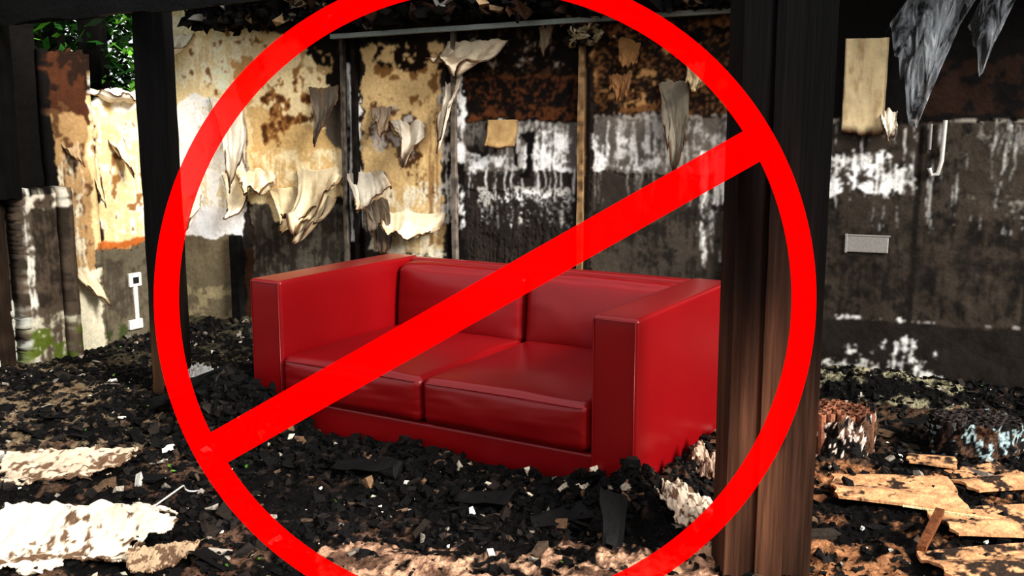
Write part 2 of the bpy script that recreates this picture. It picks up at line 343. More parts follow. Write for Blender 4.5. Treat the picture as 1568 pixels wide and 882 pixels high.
# ---------------------------------------------------------------- peeling sheets
mb=MB()
TINT=np.array([.97,.9,.78])
def flap(fr,s0,s1,z0,ln,c,th0=.1,k=1.2,point=.5,skew=0,seed=0,o0=.02,fold=0,tint=TINT):
    nu,nv=44,44
    u=np.linspace(0,1,nu);v=np.linspace(0,1,nv)
    U,V=np.meshgrid(u,v,indexing='ij')
    rg=1.0 if point>.1 else .12
    ctr=.5+.5*(h3(seed,1,2,3)-.5)
    prof=1-point*np.clip(np.abs(u-ctr)*2,0,1)**1.2 + rg*(.4*(fbm(u*3+seed*3,u*0,seed)-.5)+.14*(fbm(u*16+seed,u*0,seed+1)-.5))
    prof=np.clip(prof,.15,1.4)
    kk=k*(1+1.4*(fbm(u*1.6,u*0,seed+6)-.5))
    th=th0+kk[:,None]*v[None,:]**1.3;dv=1/(nv-1)
    dz=np.cumsum(np.cos(th)*dv,1);do=np.cumsum(np.sin(th)*dv,1)
    LZ=ln*prof[:,None]
    tp=.22*rg
    z=z0+.06*rg*(fbm(u*5,u*0,seed+2)-.5)[:,None]-LZ*dz
    o=o0+LZ*do+.06*rg*(fbm(U*2+seed,V*2,seed+9)-.5)*V*1.5+.004*rg*(fbm(U*9,V*9,seed+4)-.5)+fold*np.sin(U*17+2*V+3*fbm(U*2,V*2,seed))*(.3+V)
    s=s0+(s1-s0)*(U*(1-tp*V)+tp/2*V)+skew*V*ln+.02*rg*(fbm(U*3,V*3,seed+4)-.5)
    base=lin(c)*tint*(.66+.6*fbm(U*3,V*3,seed+3))[...,None]
    ed=np.maximum(np.maximum(V-.9,.06-U),U-.94)
    edge=np.clip(ed*14+.9*(fbm(U*7,V*7,seed+5)-.55),0,1)*(ed>-.05)
    base=base*(1-edge[...,None])+lin((70,44,26))*edge[...,None]
    st_=np.clip((fbm(U*5,V*3,seed+15)-.55)*6,0,1)[...,None]*.5
    base=base*(1-st_)+lin((140,104,66))*st_
    mb.add(fr(s,z,o).reshape(-1,3),gridfaces(nu,nv),base.reshape(-1,3))
fl=[(W,.06,.42,1.18,.32,(246,238,216),.1,2.3,.5,.3),(W,.34,.74,1.06,.46,(236,222,190),.12,1.5,.6,.3),(W,.6,.99,1.2,.58,(220,208,182),.1,1.6,.6,.05),
(W,.66,.92,1.0,.44,(156,146,128),.3,.9,.6,-.1),
(W,.98,1.3,1.18,.42,(214,210,202),.2,2.2,.5,.4),(W,1.1,1.32,1.0,.44,(104,96,88),.1,.6,.6,.2),(W,1.26,1.75,.92,.28,(238,230,208),.1,2.0,.3,0),
(W,1.34,1.6,1.52,.34,(200,194,186),.2,1.3,.7,.2),(W,1.2,1.36,1.62,.26,(130,118,106),.2,.9,.5,.1),
(W,1.78,2.2,2.03,.38,(234,224,206),.3,1.7,.45,-.35),(W,2.05,2.26,1.53,.2,(188,160,116),.1,.5,.1,0),(W,3.16,3.34,1.76,.54,(120,116,108),.05,.3,.5,.05),
(W,-.46,-.22,2.14,.36,(252,247,238),.2,1.8,.5,-.1),(W,-.46,-.22,1.0,.4,(252,249,242),.1,1.0,.5,0),(W,4.4,4.5,1.58,.2,(230,226,216),.2,.6,.5,.1),
(W,.72,.96,1.76,.4,(106,98,90),.1,.7,.6,.1),(W,3.32,3.44,1.86,.22,(196,180,150),.1,.8,.5,0),(W,1.76,1.87,1.78,.45,(230,224,214),.05,.5,.6,-.1),
(W,-.12,.16,1.7,.7,(255,252,244),.05,.6,.5,.2),(W,2.85,3.0,1.8,.2,(130,94,60),.1,.6,.5,0),(W,2.4,2.5,2.1,.2,(150,140,120),.1,.5,.5,0),
(W,2.9,3.05,2.0,.2,(150,114,74),.1,.5,.4,0),(W,-.04,.22,1.16,.46,(246,240,224),.1,1.4,.6,.2),
(W,4.21,4.44,1.98,.54,(222,206,172),.01,.04,.04,0),
(Lw,.3,.76,1.74,.24,(245,240,230),.3,2.0,.5,.1),(Lw,.48,.64,1.5,.38,(224,212,188),.1,.9,.5,0),(Lw,.82,1.02,.62,.4,(220,212,190),.15,1.0,.4,0,.08),(Lw,.72,.84,1.4,.5,(212,196,166),.1,.5,.6,0),
(Lw,.15,.3,1.3,.4,(230,222,204),.1,.7,.5,0),(Lw,.1,.27,1.6,.34,(234,228,214),.2,1.2,.5,0),(Lw,.9,1.06,1.5,.3,(180,160,130),.1,.6,.5,0,.08)]
for i,a in enumerate(fl):
    flap(*a[:9],a[9],seed=i+1,o0=(a[10] if len(a)>10 else .02))
ob=mb.build('peeling_wallboard_sheets',M_paper,True)
md=ob.modifiers.new('t','SOLIDIFY');md.thickness=.006;md.offset=0
def shards(mb,pos,size,aspect,cols,flatten=.35,jitter=.7):
    n=len(pos)
    q=rng.normal(size=(n,4));q/=np.linalg.norm(q,axis=1)[:,None]
    w,x,y,z=q.T
    R=np.stack([np.stack([1-2*(y*y+z*z),2*(x*y-z*w),2*(x*z+y*w)],-1),np.stack([2*(x*y+z*w),1-2*(x*x+z*z),2*(y*z-x*w)],-1),np.stack([2*(x*z-y*w),2*(y*z+x*w),1-2*(x*x+y*y)],-1)],1)
    c=np.array([[a,b,d] for a in (-1,1) for b in (-1,1) for d in (-1,1)],float)
    jit=1+jitter*(rng.random((n,8,3))-.5)*2
    v=c[None]*jit*(size[:,None]*aspect)[:,None,:]
    v=np.einsum('nij,nkj->nki',R,v)
    v[:,:,2]*=flatten
    v=v+pos[:,None,:]
    f=np.array([[0,1,3,2],[4,6,7,5],[0,4,5,1],[2,3,7,6],[0,2,6,4],[1,5,7,3]])
    F=(f[None]+np.arange(n)[:,None,None]*8).reshape(-1,4)
    mb.add(v.reshape(-1,3),F,np.repeat(cols,8,0))
def pal(n,items):
    p=np.array([i[1] for i in items],float);p/=p.sum()
    k=rng.choice(len(items),n,p=p);c=np.array([lin(i[0]) for i in items])[k]
    return c*(.6+.8*rng.random(n))[:,None]
mb=MB();n=2400
s=rng.uniform(-.1,3.8,n);zz=2.16+rng.random(n)**1.2*.32;o=rng.uniform(0,.3,n)
asp=np.stack([rng.uniform(.5,2.2,n),rng.uniform(.3,1,n),rng.uniform(.3,1,n)],1)
shards(mb,W(s,zz,o),rng.uniform(.01,.042,n),asp,pal(n,[((12,10,9),9),((52,36,25),2),((140,118,90),.5),((190,186,176),.25)]),.8)
n=260;s=np.concatenate([rng.normal(2.68,.07,130),rng.normal(3.35,.2,130)]);zz=np.concatenate([rng.uniform(1.98,2.2,130),rng.uniform(2.17,2.3,130)])
shards(mb,W(s,zz,rng.uniform(.01,.09,n)),rng.uniform(.008,.02,n),np.ones((n,3)),pal(n,[((150,136,104),4),((200,190,160),1.5),((40,31,22),4)]),.8)
mb.build('burnt_roof_insulation_debris',M_debris)
def boxobj(name,fr,s0,s1,z0,z1,o0,o1,mat,bev=.004,parent=None):
    v,f=boxpts(fr,s0,s1,z0,z1,o0,o1)
    me=bpy.data.meshes.new(name);me.from_pydata([tuple(q) for q in v],[],[tuple(int(i) for i in q) for q in f]);me.update()
    bm=bmesh.new();bm.from_mesh(me);bmesh.ops.recalc_face_normals(bm,faces=bm.faces);bm.to_mesh(me);bm.free()
    ob=bpy.data.objects.new(name,me);sc.collection.objects.link(ob);me.materials.append(mat)
    if bev:
        b=ob.modifiers.new('b','BEVEL');b.width=bev;b.segments=2
    if parent: ob.parent=parent
    return ob
def empty(name,loc=(0,0,0)):
    e=bpy.data.objects.new(name,None);sc.collection.objects.link(e);e.location=loc;return e
def tube(name,pts,r,mat,parent=None,cyc=False):
    cu=bpy.data.curves.new(name,'CURVE');cu.dimensions='3D';cu.bevel_depth=r;cu.bevel_resolution=3
    sp=cu.splines.new('POLY');sp.points.add(len(pts)-1);sp.use_cyclic_u=cyc
    for i,p in enumerate(pts): sp.points[i].co=(*p,1)
    ob=bpy.data.objects.new(name,cu);sc.collection.objects.link(ob);cu.materials.append(mat)
    if parent: ob.parent=parent
    return ob
M_pl=simple('sooty_plastic',(136,132,126),.6);M_wp=simple('white_plastic',(205,201,192),.45)
M_dk=simple('soot_black',(14,12,11),.7)
e=empty('wall_vent_plate');boxobj('plate',W,4.27,4.5,.775,.87,.0,.018,M_pl,.006,e)
boxobj('plate_lip',W,4.262,4.508,.868,.877,.0,.02,M_pl,.003,e);boxobj('bracket',W,4.265,4.28,.77,.88,.0,.02,M_pl,.003,e)
e=empty('power_socket')
boxobj('socket_box',Lw,.42,.53,.36,.46,.0,.06,M_wp,.008,e);boxobj('socket_face',Lw,.45,.5,.385,.43,.055,.064,M_dk,.003,e)
tube('conduit',[tuple(Lw(.475,.37,.045)),tuple(Lw(.475,.1,.045))],.02,M_wp,e);boxobj('lower_box',Lw,.44,.56,.06,.13,.0,.07,M_wp,.006,e)
e=empty('melted_pipe_bracket')
tube('pipe',[tuple(W(4.75,1.52,.03)),tuple(W(4.745,1.3,.03)),tuple(W(4.73,1.23,.03)),tuple(W(4.70,1.22,.03)),tuple(W(4.685,1.26,.03))],.012,M_wp,e)
tube('pipe_stub',[tuple(W(4.68,1.5,.02)),tuple(W(4.68,1.36,.02))],.009,M_pl,e)
mb=MB()
for i,(s0,s1,z0,ln,sk) in enumerate([(4.66,5.0,2.4,.86,-.32),(4.72,4.9,2.4,.6,-.25),(4.98,5.22,2.4,.62,-.3)]):
    flap(W,s0,s1,z0,ln,(215,220,224),.05,.12,.55,sk,seed=60+i,o0=.14,fold=.02,tint=1)
m=bpy.data.materials.new('plastic_film');m.use_nodes=True;N=m.node_tree.nodes;Lk=m.node_tree.links
b=N['Principled BSDF'];b.inputs['Base Color'].default_value=(.66,.7,.74,1);b.inputs['Roughness'].default_value=.35
tc=N.new('ShaderNodeTexCoord');mp=N.new('ShaderNodeMapping');mp.inputs['Scale'].default_value=(14,14,2.5);mp.inputs['Rotation'].default_value=(0,.4,0)
no=N.new('ShaderNodeTexNoise');no.inputs['Scale'].default_value=1.6;no.inputs['Detail'].default_value=6;no.inputs['Distortion'].default_value=1.2;no.inputs['Roughness'].default_value=.6
Lk.new(tc.outputs['Object'],mp.inputs[0]);Lk.new(mp.outputs[0],no.inputs['Vector'])
mr=N.new('ShaderNodeMapRange');mr.inputs[1].default_value=.42;mr.inputs[2].default_value=.8;mr.inputs[3].default_value=.02;mr.inputs[4].default_value=.6
Lk.new(no.outputs[0],mr.inputs[0]);Lk.new(mr.outputs[0],b.inputs['Alpha'])
mb.build('hanging_plastic_sheet',m,True)
# ---------------------------------------------------------------- floor
SX,SY,YAW=-1.2845,4.7797,.5342
RX=np.array([math.cos(YAW),-math.sin(YAW)]);DP=np.array([math.sin(YAW),math.cos(YAW)])
SW,SD,SH,ST=2.057,1.13,.756,.2
def g(x,y,cx,cy,r,h): return h*np.exp(-((x-cx)**2+(y-cy)**2)/(r*r))
def mound(x,y):
    a=(x-SX)*RX[0]+(y-SY)*RX[1];b=(x-SX)*DP[0]+(y-SY)*DP[1]
    n=fbm(x*5,y*5,81);n2=fbm(x*13,y*13,86,3)
    rug=1-np.abs(fbm(x*17,y*17,83,4)-.5)*2
    h=.02*n+.03*rug**3*(.3+n)-.012
    wf=1/(1+np.exp(-(a+.1)*12))*1/(1+np.exp((a-2.15)*14))
    prof=np.interp(a,[-.2,0,.25,.4,.55,.85,1.1,1.4,1.7,2.0,2.2],[.07,.1,.13,.07,.01,.04,.06,.015,.05,.1,.05])
    h+=wf*np.exp(-((b+.08)/.11)**2)*prof*(.4+2.6*np.clip(n2-.3,0,1))
    h+=np.exp(-((a-SW-.1)/.1)**2)*(1/(1+np.exp((b-1.1)*9)))*(1/(1+np.exp(-(b+.15)*15)))*(.03+.25*np.clip(n2-.4,0,1))
    h+=g(x,y,-1.38,4.62,.13,.27)+g(x,y,-1.55,4.9,.16,.14)+g(x,y,-1.62,5.15,.22,.1)+g(x,y,.45,3.58,.11,.08)+g(x,y,-1.15,4.48,.14,.1)+g(x,y,.0,3.75,.18,.03)+g(x,y,-.5,4.05,.18,.03)
    o=(x-A0[0])*NR[0]+(y-A0[1])*NR[1];s_=(x-A0[0])*DR[0]+(y-A0[1])*DR[1]
    h+=np.exp(-(np.clip(o,0,9)/.22)**2)*(.05+.05*n)+np.exp(-((o-.3)/.2)**2)*np.exp(-((s_-4.4)/.45)**2)*.08
    return h-.008
st=.0105
x=np.arange(-3.9,3.9,st);y=np.arange(2.3,8.0,st);Xg,Yg=np.meshgrid(x,y,indexing='ij')
rel=mound(Xg,Yg)
n1=fbm(Xg*4,Yg*4,91,5);n2=fbm(Xg*16,Yg*16,93,5);n3=fbm(Xg*50,Yg*50,95,3)
nn=.62*n1+.28*n2+.1*n3
col=np.tile(lin((17,15,14)),Xg.shape+(1,))*(.2+1.5*n2)[...,None]
def zone(m,c,d,v=.4):
    global col
    if not m.any(): return
    th=np.quantile(nn[m],1-d);A=(m*np.clip((nn-th)/.05+.5,0,1))[...,None]
    col=col*(1-A)+lin(c)*((1-v)+2*v*(.5*n3+.5*n2))[...,None]*A
wx=Xg+.5*(n1-.5);wy=Yg+.5*(n2-.5)
zone(Xg>-9,(50,38,31),.25)
zone((wx<-1.4)&(wy>4.3)&(wy<6.2),(110,94,74),.42);zone((wx<-1.2)&(wy<4.5),(84,64,50),.28)
zone((np.abs(wx-.0)<.8)&(wy<3.35),(186,148,120),.62);zone((wx>-1.2)&(wx<.9)&(wy<3.6),(92,70,56),.2)
zone((wx>1.0)&(wy<4.2),(150,106,74),.38);zone((wx>1.3)&(wy>4.2)&(wy<5.2),(70,54,42),.28);zone((wx<-1.5)&(wy>6.0),(58,54,42),.3)
o_=(Xg-A0[0])*NR[0]+(Yg-A0[1])*NR[1];s_=(Xg-A0[0])*DR[0]+(Yg-A0[1])*DR[1]
zone((o_<.5)&(o_>-.05)&(s_>3.8)&(s_<4.95),(130,124,100),.5)
mb=MB();mb.add(np.stack([Xg,Yg,rel],-1).reshape(-1,3),gridfaces(len(x),len(y)),col.reshape(-1,3))
mb.build('floor',M_floor,True)
def insofa(x,y,pad=.0):
    a=(x-SX)*RX[0]+(y-SY)*RX[1];b=(x-SX)*DP[0]+(y-SY)*DP[1]
    return (a>-pad)&(a<SW+pad)&(b>-pad)&(b<SD+pad)
def inroom(x,y):
    o=(x-A0[0])*NR[0]+(y-A0[1])*NR[1];l=(x-L0[0])*LN[0]+(y-L0[1])*LN[1];return (o>.05)&(l>.08)
def scatter(n,xr,yr):
    x=rng.uniform(*xr,n);y=rng.uniform(*yr,n);k=inroom(x,y)&~insofa(x,y,.015);return x[k],y[k]
mb=MB()
x,y=scatter(60000,(-3.3,3.3),(2.5,7.3))
pr=np.where((np.abs(x)<.7)&(y<3.35),.22,1.0)*np.where(fbm(x*4,y*4,101)>.48,1,.3);k=rng.random(len(x))<pr;x,y=x[k],y[k];n=len(x)
sz=.0025+.015*rng.random(n)**3.2
asp=np.stack([rng.uniform(.6,1.8,n),rng.uniform(.5,1.2,n),rng.uniform(.4,1,n)],1)
shards(mb,np.stack([x,y,mound(x,y)+sz*.3],1),sz,asp,pal(n,[((12,11,10),12),((34,29,26),4),((76,62,50),.8),((140,132,120),.5),((228,222,210),.25)]),.8,.55)
x,y=scatter(620,(-3.3,3.3),(2.6,6.6));n=len(x);sz=.015+.05*rng.random(n)**2.5
asp=np.stack([rng.uniform(.8,1.8,n),rng.uniform(.5,1.1,n),rng.uniform(.15,.3,n)],1)
shards(mb,np.stack([x,y,mound(x,y)+.006],1),sz,asp,pal(n,[((14,12,11),6),((44,37,31),4),((104,82,62),.9),((140,132,120),.8)]),.25,.6)
n=9000
t=rng.uniform(-.15,SW+.1,n);b=-np.abs(rng.normal(0,.15,n))-.012
x=SX+RX[0]*t+DP[0]*b;y=SY+RX[1]*t+DP[1]*b;sz=.003+.018*rng.random(n)**3
asp=np.stack([rng.uniform(.6,2,n),rng.uniform(.4,1.2,n),rng.uniform(.4,1,n)],1)
shards(mb,np.stack([x,y,mound(x,y)+sz*.4+.006*rng.random(n)],1),sz,asp,pal(n,[((10,9,8),12),((34,28,24),3),((110,86,64),.5),((200,192,170),.3)]),.85,.55)
n=1200;b=rng.uniform(-.1,1.0,n);t=SW+.02+np.abs(rng.normal(0,.08,n))
x=SX+RX[0]*t+DP[0]*b;y=SY+RX[1]*t+DP[1]*b;sz=.003+.012*rng.random(n)**2
shards(mb,np.stack([x,y,mound(x,y)+sz*.4],1),sz,np.ones((n,3)),pal(n,[((16,14,12),8),((60,44,34),3),((190,180,160),1)]),.8)
n=2600;x=np.concatenate([rng.normal(-1.55,.17,n//2),rng.normal(-1.38,.1,n//2)]);y=np.concatenate([rng.normal(5.0,.22,n//2),rng.normal(4.62,.1,n//2)]);k=~insofa(x,y,.03);x,y=x[k],y[k];n=len(x);sz=.005+.02*rng.random(n)**2.5
asp=np.stack([rng.uniform(.8,2.4,n),rng.uniform(.4,1,n),rng.uniform(.4,.9,n)],1)
shards(mb,np.stack([x,y,mound(x,y)+.02*rng.random(n)],1),sz,asp,pal(n,[((10,9,8),12),((40,34,30),3)]),.85,.55)
mb.build('charred_rubble',M_debris)
mb=MB();x,y=scatter(240,(-3,3),(2.8,6.8));n=len(x);a=rng.uniform(0,6.28,n);l=rng.uniform(.008,.02,n)
up=mound(x,y)+.014
v=np.stack([np.stack([x+np.cos(a)*l,y+np.sin(a)*l,up],1),np.stack([x-np.sin(a)*l*.45,y+np.cos(a)*l*.45,up+.008],1),np.stack([x-np.cos(a)*l,y-np.sin(a)*l,up+.004],1),np.stack([x+np.sin(a)*l*.45,y-np.cos(a)*l*.45,up+.002],1)],1).reshape(-1,3)
mb.add(v,np.arange(n*4).reshape(-1,4),np.repeat(pal(n,[((76,120,36),2),((170,156,104),2),((160,156,136),2)]),4,0))
mb.build('fallen_leaves',M_leaf)
mb=MB()
for p,dv,dm in [((-1.8,4.85,.05),(.45,-.1,.22),(.46,.1,.07)),((-1.85,5.2,.05),(.5,-.12,.1),(.5,.08,.06)),((-1.6,5.2,.1),(.35,-.3,.1),(.4,.07,.06)),((-.75,4.05,.02),(.4,-.2,.05),(.3,.05,.04)),((.1,3.48,.0),(.3,.1,.02),(.22,.05,.04)),((.38,3.35,.02),(.02,.12,.16),(.17,.04,.04)),((-.2,3.7,.01),(.3,-.12,.03),(.2,.045,.04))]:
    dv=np.array(dv);sd=np.cross([0,0,1],dv);upv=np.cross(dv,sd)
    rough_box(mb,p,dv,sd,upv,dm,.01,.05,flat((12,11,10)),70,24)
mb.build('charred_logs',M_char)
def crumple(name,cx,cy,w,d,rot,hgt,c,seed,dark=.3,board=0):
    mb=MB();n=130;u=np.linspace(-1,1,n);U,V=np.meshgrid(u,u,indexing='ij')
    q=fbm(U*1.6+seed,V*1.6,seed,3);r=fbm(U*5+seed,V*5,seed+5,3)
    edge=1+.35*(fbm(U*1.2+9,V*1.2+seed,seed+3)-.5)
    xx=U*w/2*edge;yy=V*d/2*edge+.08*w*(q-.5);c_,s_=math.cos(rot),math.sin(rot)
    Xw=cx+c_*xx-s_*yy;Yw=cy+s_*xx+c_*yy
    if board:
        t=V+.5*U
        h=hgt*np.maximum(0,1-np.abs(t-.2+.5*(q-.5))*1.2)+.35*hgt*np.abs(r-.5)*2+.5*hgt*np.maximum(0,.6-np.abs(U-.4))*(q-.2)
        lowm=mound(np.array([cx]),np.array([cy]))[0]
        Zw=lowm+.02+h
    else:
        ridge=np.abs(q-.5)*2
        h=hgt*(1-ridge*1.6)*(1-.75*np.maximum(abs(U),abs(V))**3)+.4*hgt*np.abs(r-.5)
        Zw=mound(Xw,Yw)+.008+np.maximum(h,0)
    col=lin(c)*(.6+.6*r)[...,None]
    k=fbm(U*4+3,V*4,seed+8)*.6+fbm(U*14,V*14,seed+2)*.4
    rad0=np.maximum(np.maximum(abs(U),abs(V)),(abs(U)+abs(V))*.64)
    rad=rad0+.75*(fbm(U*2.4,V*2.4,seed+11)-.5)+.2*(fbm(U*11,V*11,seed+14)-.5)
    A=np.clip((k+.35*np.clip(rad-.72,0,1)-np.quantile(k,1-dark))/.04+.5,0,1)[...,None];col=col*(1-A)+lin((96,72,52))*A
    F=gridfaces(n,n)
    F=F[(rad.ravel()<.9)[F].all(1)]
    mb.add(np.stack([Xw,Yw,Zw],-1).reshape(-1,3),F,col.reshape(-1,3));ob=mb.build(name,M_paper,True)
    md=ob.modifiers.new('t','SOLIDIFY');md.thickness=.008;md.offset=-1
    return ob
crumple('burnt_wallboard_piece',-1.54,3.36,.68,.5,.3,.11,(236,220,194),3,.14,1)
crumple('burnt_wallboard_piece.001',-1.95,4.12,.6,.26,.3,.08,(196,176,152),7,.25,1)
crumple('burnt_wallboard_piece.002',-1.2,3.2,.24,.14,.6,.05,(176,150,120),9,.3,1)
crumple('white_rag',-1.78,5.5,.24,.22,.2,.13,(236,232,224),12,.05)
crumple('burnt_paper_heap',.68,3.6,.24,.3,.9,.07,(206,190,168),15,.35)
crumple('burnt_paper_heap.001',.84,4.0,.16,.18,.2,.08,(180,154,134),18,.35)
mb=MB()
def bcol(p,w):
    k=vn(w[:,0]*10,w[:,1]*10,0,5)*.5+vn(w[:,0]*40,w[:,1]*40,0,6)*.3+vn(w[:,0]*110,w[:,1]*110,0,9)*.2
    A=np.clip((k-.38)/.07,0,1)[:,None]
    return lin((214,160,114))*(.6+.6*vn(w[:,0]*30,w[:,1]*30,0,7))[:,None]*A+lin((52,40,32))*(1-A)
for p,dv,dm in [((1.3,3.72,.02),(.5,-.1,0),(.48,.34,.012)),((1.62,3.36,.02),(.5,.02,0),(.42,.3,.012)),((1.45,3.0,.02),(.5,.05,0),(.5,.28,.012)),((1.9,3.8,.015),(.5,.15,0),(.35,.3,.012)),((1.75,4.15,.015),(.5,-.15,0),(.2,.16,.01))]:
    rough_box(mb,p,dv,[-dv[1],dv[0],0],ZZ,dm,.008,.035,bcol,80,9)
mb.build('broken_floor_boards',M_debris)
mb=MB();rough_box(mb,(1.42,3.2,.05),(.22,.36,.0),(-.36,.22,0),ZZ,(.4,.03,.02),.01,.006,flat((110,66,38),.5,40),81)
rough_box(mb,(1.5,3.62,.045),(.5,-.2,.0),(.2,.5,0),ZZ,(.5,.008,.006),.02,.006,flat((210,200,150),.3),82)
mb.build('wooden_batten',M_debris)
e=empty('melted_junction_box');boxobj('housing',lambda a,b,c:np.array([a,c,b]),-2.36,-2.24,.03,.08,4.1,4.2,M_wp,.01,e);boxobj('cover',lambda a,b,c:np.array([a,c,b]),-2.34,-2.26,.075,.09,4.12,4.18,M_dk,.004,e)
tube('loose_wire',[(-1.38+.12*t+.03*math.sin(t*6),3.6+.3*t+.04*math.sin(t*4),.05+.03*math.sin(t*5)) for t in np.linspace(0,1,24)],.0035,M_wp)
def pots(name,cx,cy,w,d,h,seed,wrapc,rim):
    mb=MB();r=.021;r2=np.random.default_rng(seed);j=0;y=-d/2
    base=mound(np.array([cx]),np.array([cy]))[0]-.01
    while y<d/2:
        x=-w/2+(r if j%2 else 0)
        while x<w/2:
            if (x/(w/2))**2+(y/(d/2))**2<.95:
                hh=h*(.93+.1*r2.random());k=10;a=np.linspace(0,2*np.pi,k,endpoint=False)
                tx,ty=r2.normal(0,.003,2)
                lo=np.stack([cx+x+r*.97*np.cos(a),cy+y+r*.97*np.sin(a),np.full(k,base)],1)
                hi=np.stack([cx+x+tx+r*.97*np.cos(a),cy+y+ty+r*.97*np.sin(a),base+hh+.006*r2.random(k)],1)
                hin=np.stack([cx+x+tx+r*.8*np.cos(a),cy+y+ty+r*.8*np.sin(a),hi[:,2]],1)
                din=hin.copy();din[:,2]-=.1
                v=np.concatenate([lo,hi,hin,din]);f=[]
                for q in range(k):
                    q2=(q+1)%k
                    for L in range(3): f.append([L*k+q,L*k+q2,(L+1)*k+q2,(L+1)*k+q])
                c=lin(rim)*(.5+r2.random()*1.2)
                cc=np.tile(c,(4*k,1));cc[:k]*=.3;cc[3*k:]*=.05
                mb.add(v,f,cc)
            x+=2*r
        y+=r*1.74;j+=1
    n=160;a=np.linspace(0,2*np.pi,n);v=np.linspace(0,1,24);A_,V=np.meshgrid(a,v,indexing='ij')
    top=h*(.72+.5*fbm(np.cos(A_)*3+seed,np.sin(A_)*3,seed))
    rr=1.04+.3*(fbm(np.cos(A_)*5,np.sin(A_)*5+V*4,seed+4)-.5)
    P=np.stack([cx+np.cos(A_)*w/2*rr*1.03,cy+np.sin(A_)*d/2*rr*1.03,base+V*top],-1)
    q=fbm(A_*7,V*3,seed+6);q2=fbm(A_*5+4,V*3,seed+9)
    c=np.where((q>.6)[...,None],lin(wrapc),lin((20,17,16)));c=np.where((q2>.58)[...,None],lin((84,62,48)),c)
    mb.add(P.reshape(-1,3),gridfaces(n,24),c.reshape(-1,3))
    return mb.build(name,M_debris,False)
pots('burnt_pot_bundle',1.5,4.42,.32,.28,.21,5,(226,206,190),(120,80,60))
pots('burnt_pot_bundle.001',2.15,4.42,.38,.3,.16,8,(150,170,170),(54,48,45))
# ---------------------------------------------------------------- sofa
def leather():
    m=bpy.data.materials.new('red_leather');m.use_nodes=True;N=m.node_tree.nodes;L=m.node_tree.links
    b=N['Principled BSDF'];b.inputs['Roughness'].default_value=.3;b.inputs['Specular IOR Level'].default_value=.45
    tc=N.new('ShaderNodeTexCoord');no=N.new('ShaderNodeTexNoise');no.inputs['Scale'].default_value=3
    L.new(tc.outputs['Object'],no.inputs['Vector'])
    cr=N.new('ShaderNodeValToRGB');cr.color_ramp.elements[0].color=(.18,.002,.004,1);cr.color_ramp.elements[1].color=(.23,.004,.006,1)
    L.new(no.outputs[0],cr.inputs[0]);L.new(cr.outputs[0],b.inputs['Base Color'])
    vo=N.new('ShaderNodeTexVoronoi');vo.inputs['Scale'].default_value=260;L.new(tc.outputs['Object'],vo.inputs['Vector'])
    bp=N.new('ShaderNodeBump');bp.inputs['Strength'].default_value=.08;bp.inputs['Distance'].default_value=.001
    L.new(vo.outputs['Distance'],bp.inputs['Height']);L.new(bp.outputs[0],b.inputs['Normal'])
    return m
ML=leather()
sofa=empty('red_leather_sofa',(SX,SY,0));sofa.rotation_euler=(0,0,-YAW)
def rbox(name,lo,hi,r,puff=(0,0,0),mat=None,lean=0,ripple=0):
    mat=mat or ML
    lo=np.array(lo,float);hi=np.array(hi,float);c=(lo+hi)/2;h=(hi-lo)/2
    a=5;inn=14
    def par(hh):
        t=np.linspace(0,1,a+1);e=hh-r+r*t
        mid=np.linspace(-(hh-r),hh-r,inn+1)
        return np.concatenate([-e[::-1],mid[1:-1],e])
    ps=[par(q) for q in h];n=len(ps[0]);mbv=MB()
    def proc(P):
        inner=np.clip(P,-(h-r),h-r);dl=P-inner;ln=np.linalg.norm(dl,axis=1,keepdims=True)
        out=np.where(ln>1e-9,inner+dl/np.maximum(ln,1e-9)*r,P)
        u=P/h;pu=np.array(puff)
        out[:,0]+=pu[0]*np.sign(u[:,0])*(np.abs(u[:,0])>.6)*(1-u[:,1]**2)*(1-u[:,2]**2)
        out[:,1]+=pu[1]*u[:,1]*(1-u[:,0]**4)*(1-u[:,2]**2)
        out[:,2]+=pu[2]*u[:,2]*(1-np.abs(u[:,0])**3)*(1-np.abs(u[:,1])**3)
        if lean: out[:,1]+=lean*(u[:,2]+1)/2
        if ripple: out[:,2]+=ripple*(fbm(u[:,0]*2+c[0]*9,u[:,1]*2,5)-.5)*(u[:,2]>0);out[:,1]+=ripple*(fbm(u[:,0]*3+c[0]*7,u[:,2]*2,6)-.5)
        return out+c
    for ax in range(3):
        o=[q for q in range(3) if q!=ax]
        U,V=np.meshgrid(ps[o[0]],ps[o[1]],indexing='ij')
        for sg in (-1,1):
            P=np.zeros(U.shape+(3,));P[...,o[0]]=U;P[...,o[1]]=V;P[...,ax]=sg*h[ax]
            mbv.add(proc(P.reshape(-1,3)),gridfaces(n,n),(1,1,1))
    ob=mbv.build(name,mat,True,sofa)
    bm=bmesh.new();bm.from_mesh(ob.data);bmesh.ops.remove_doubles(bm,verts=bm.verts,dist=1e-5);bmesh.ops.recalc_face_normals(bm,faces=bm.faces);bm.to_mesh(ob.data);bm.free()
    ob.data.polygons.foreach_set('use_smooth',[True]*len(ob.data.polygons))
    return ob
D=SD;H=SH;T=ST;Wd=SW
rbox('arm_left',(0,0,.02),(T,D,H),.016,(0.004,.002,.003))
rbox('arm_right',(Wd-T,0,.02),(Wd,D,H),.016,(0.004,.002,.003))
rbox('back_frame',(T-.01,D-.085,.05),(Wd-T+.01,D-.002,H-.004),.018,(0,.0,.002))
rbox('base_rail',(T-.01,.02,.0),(Wd-T+.01,D-.08,.178),.014)
mid=Wd/2
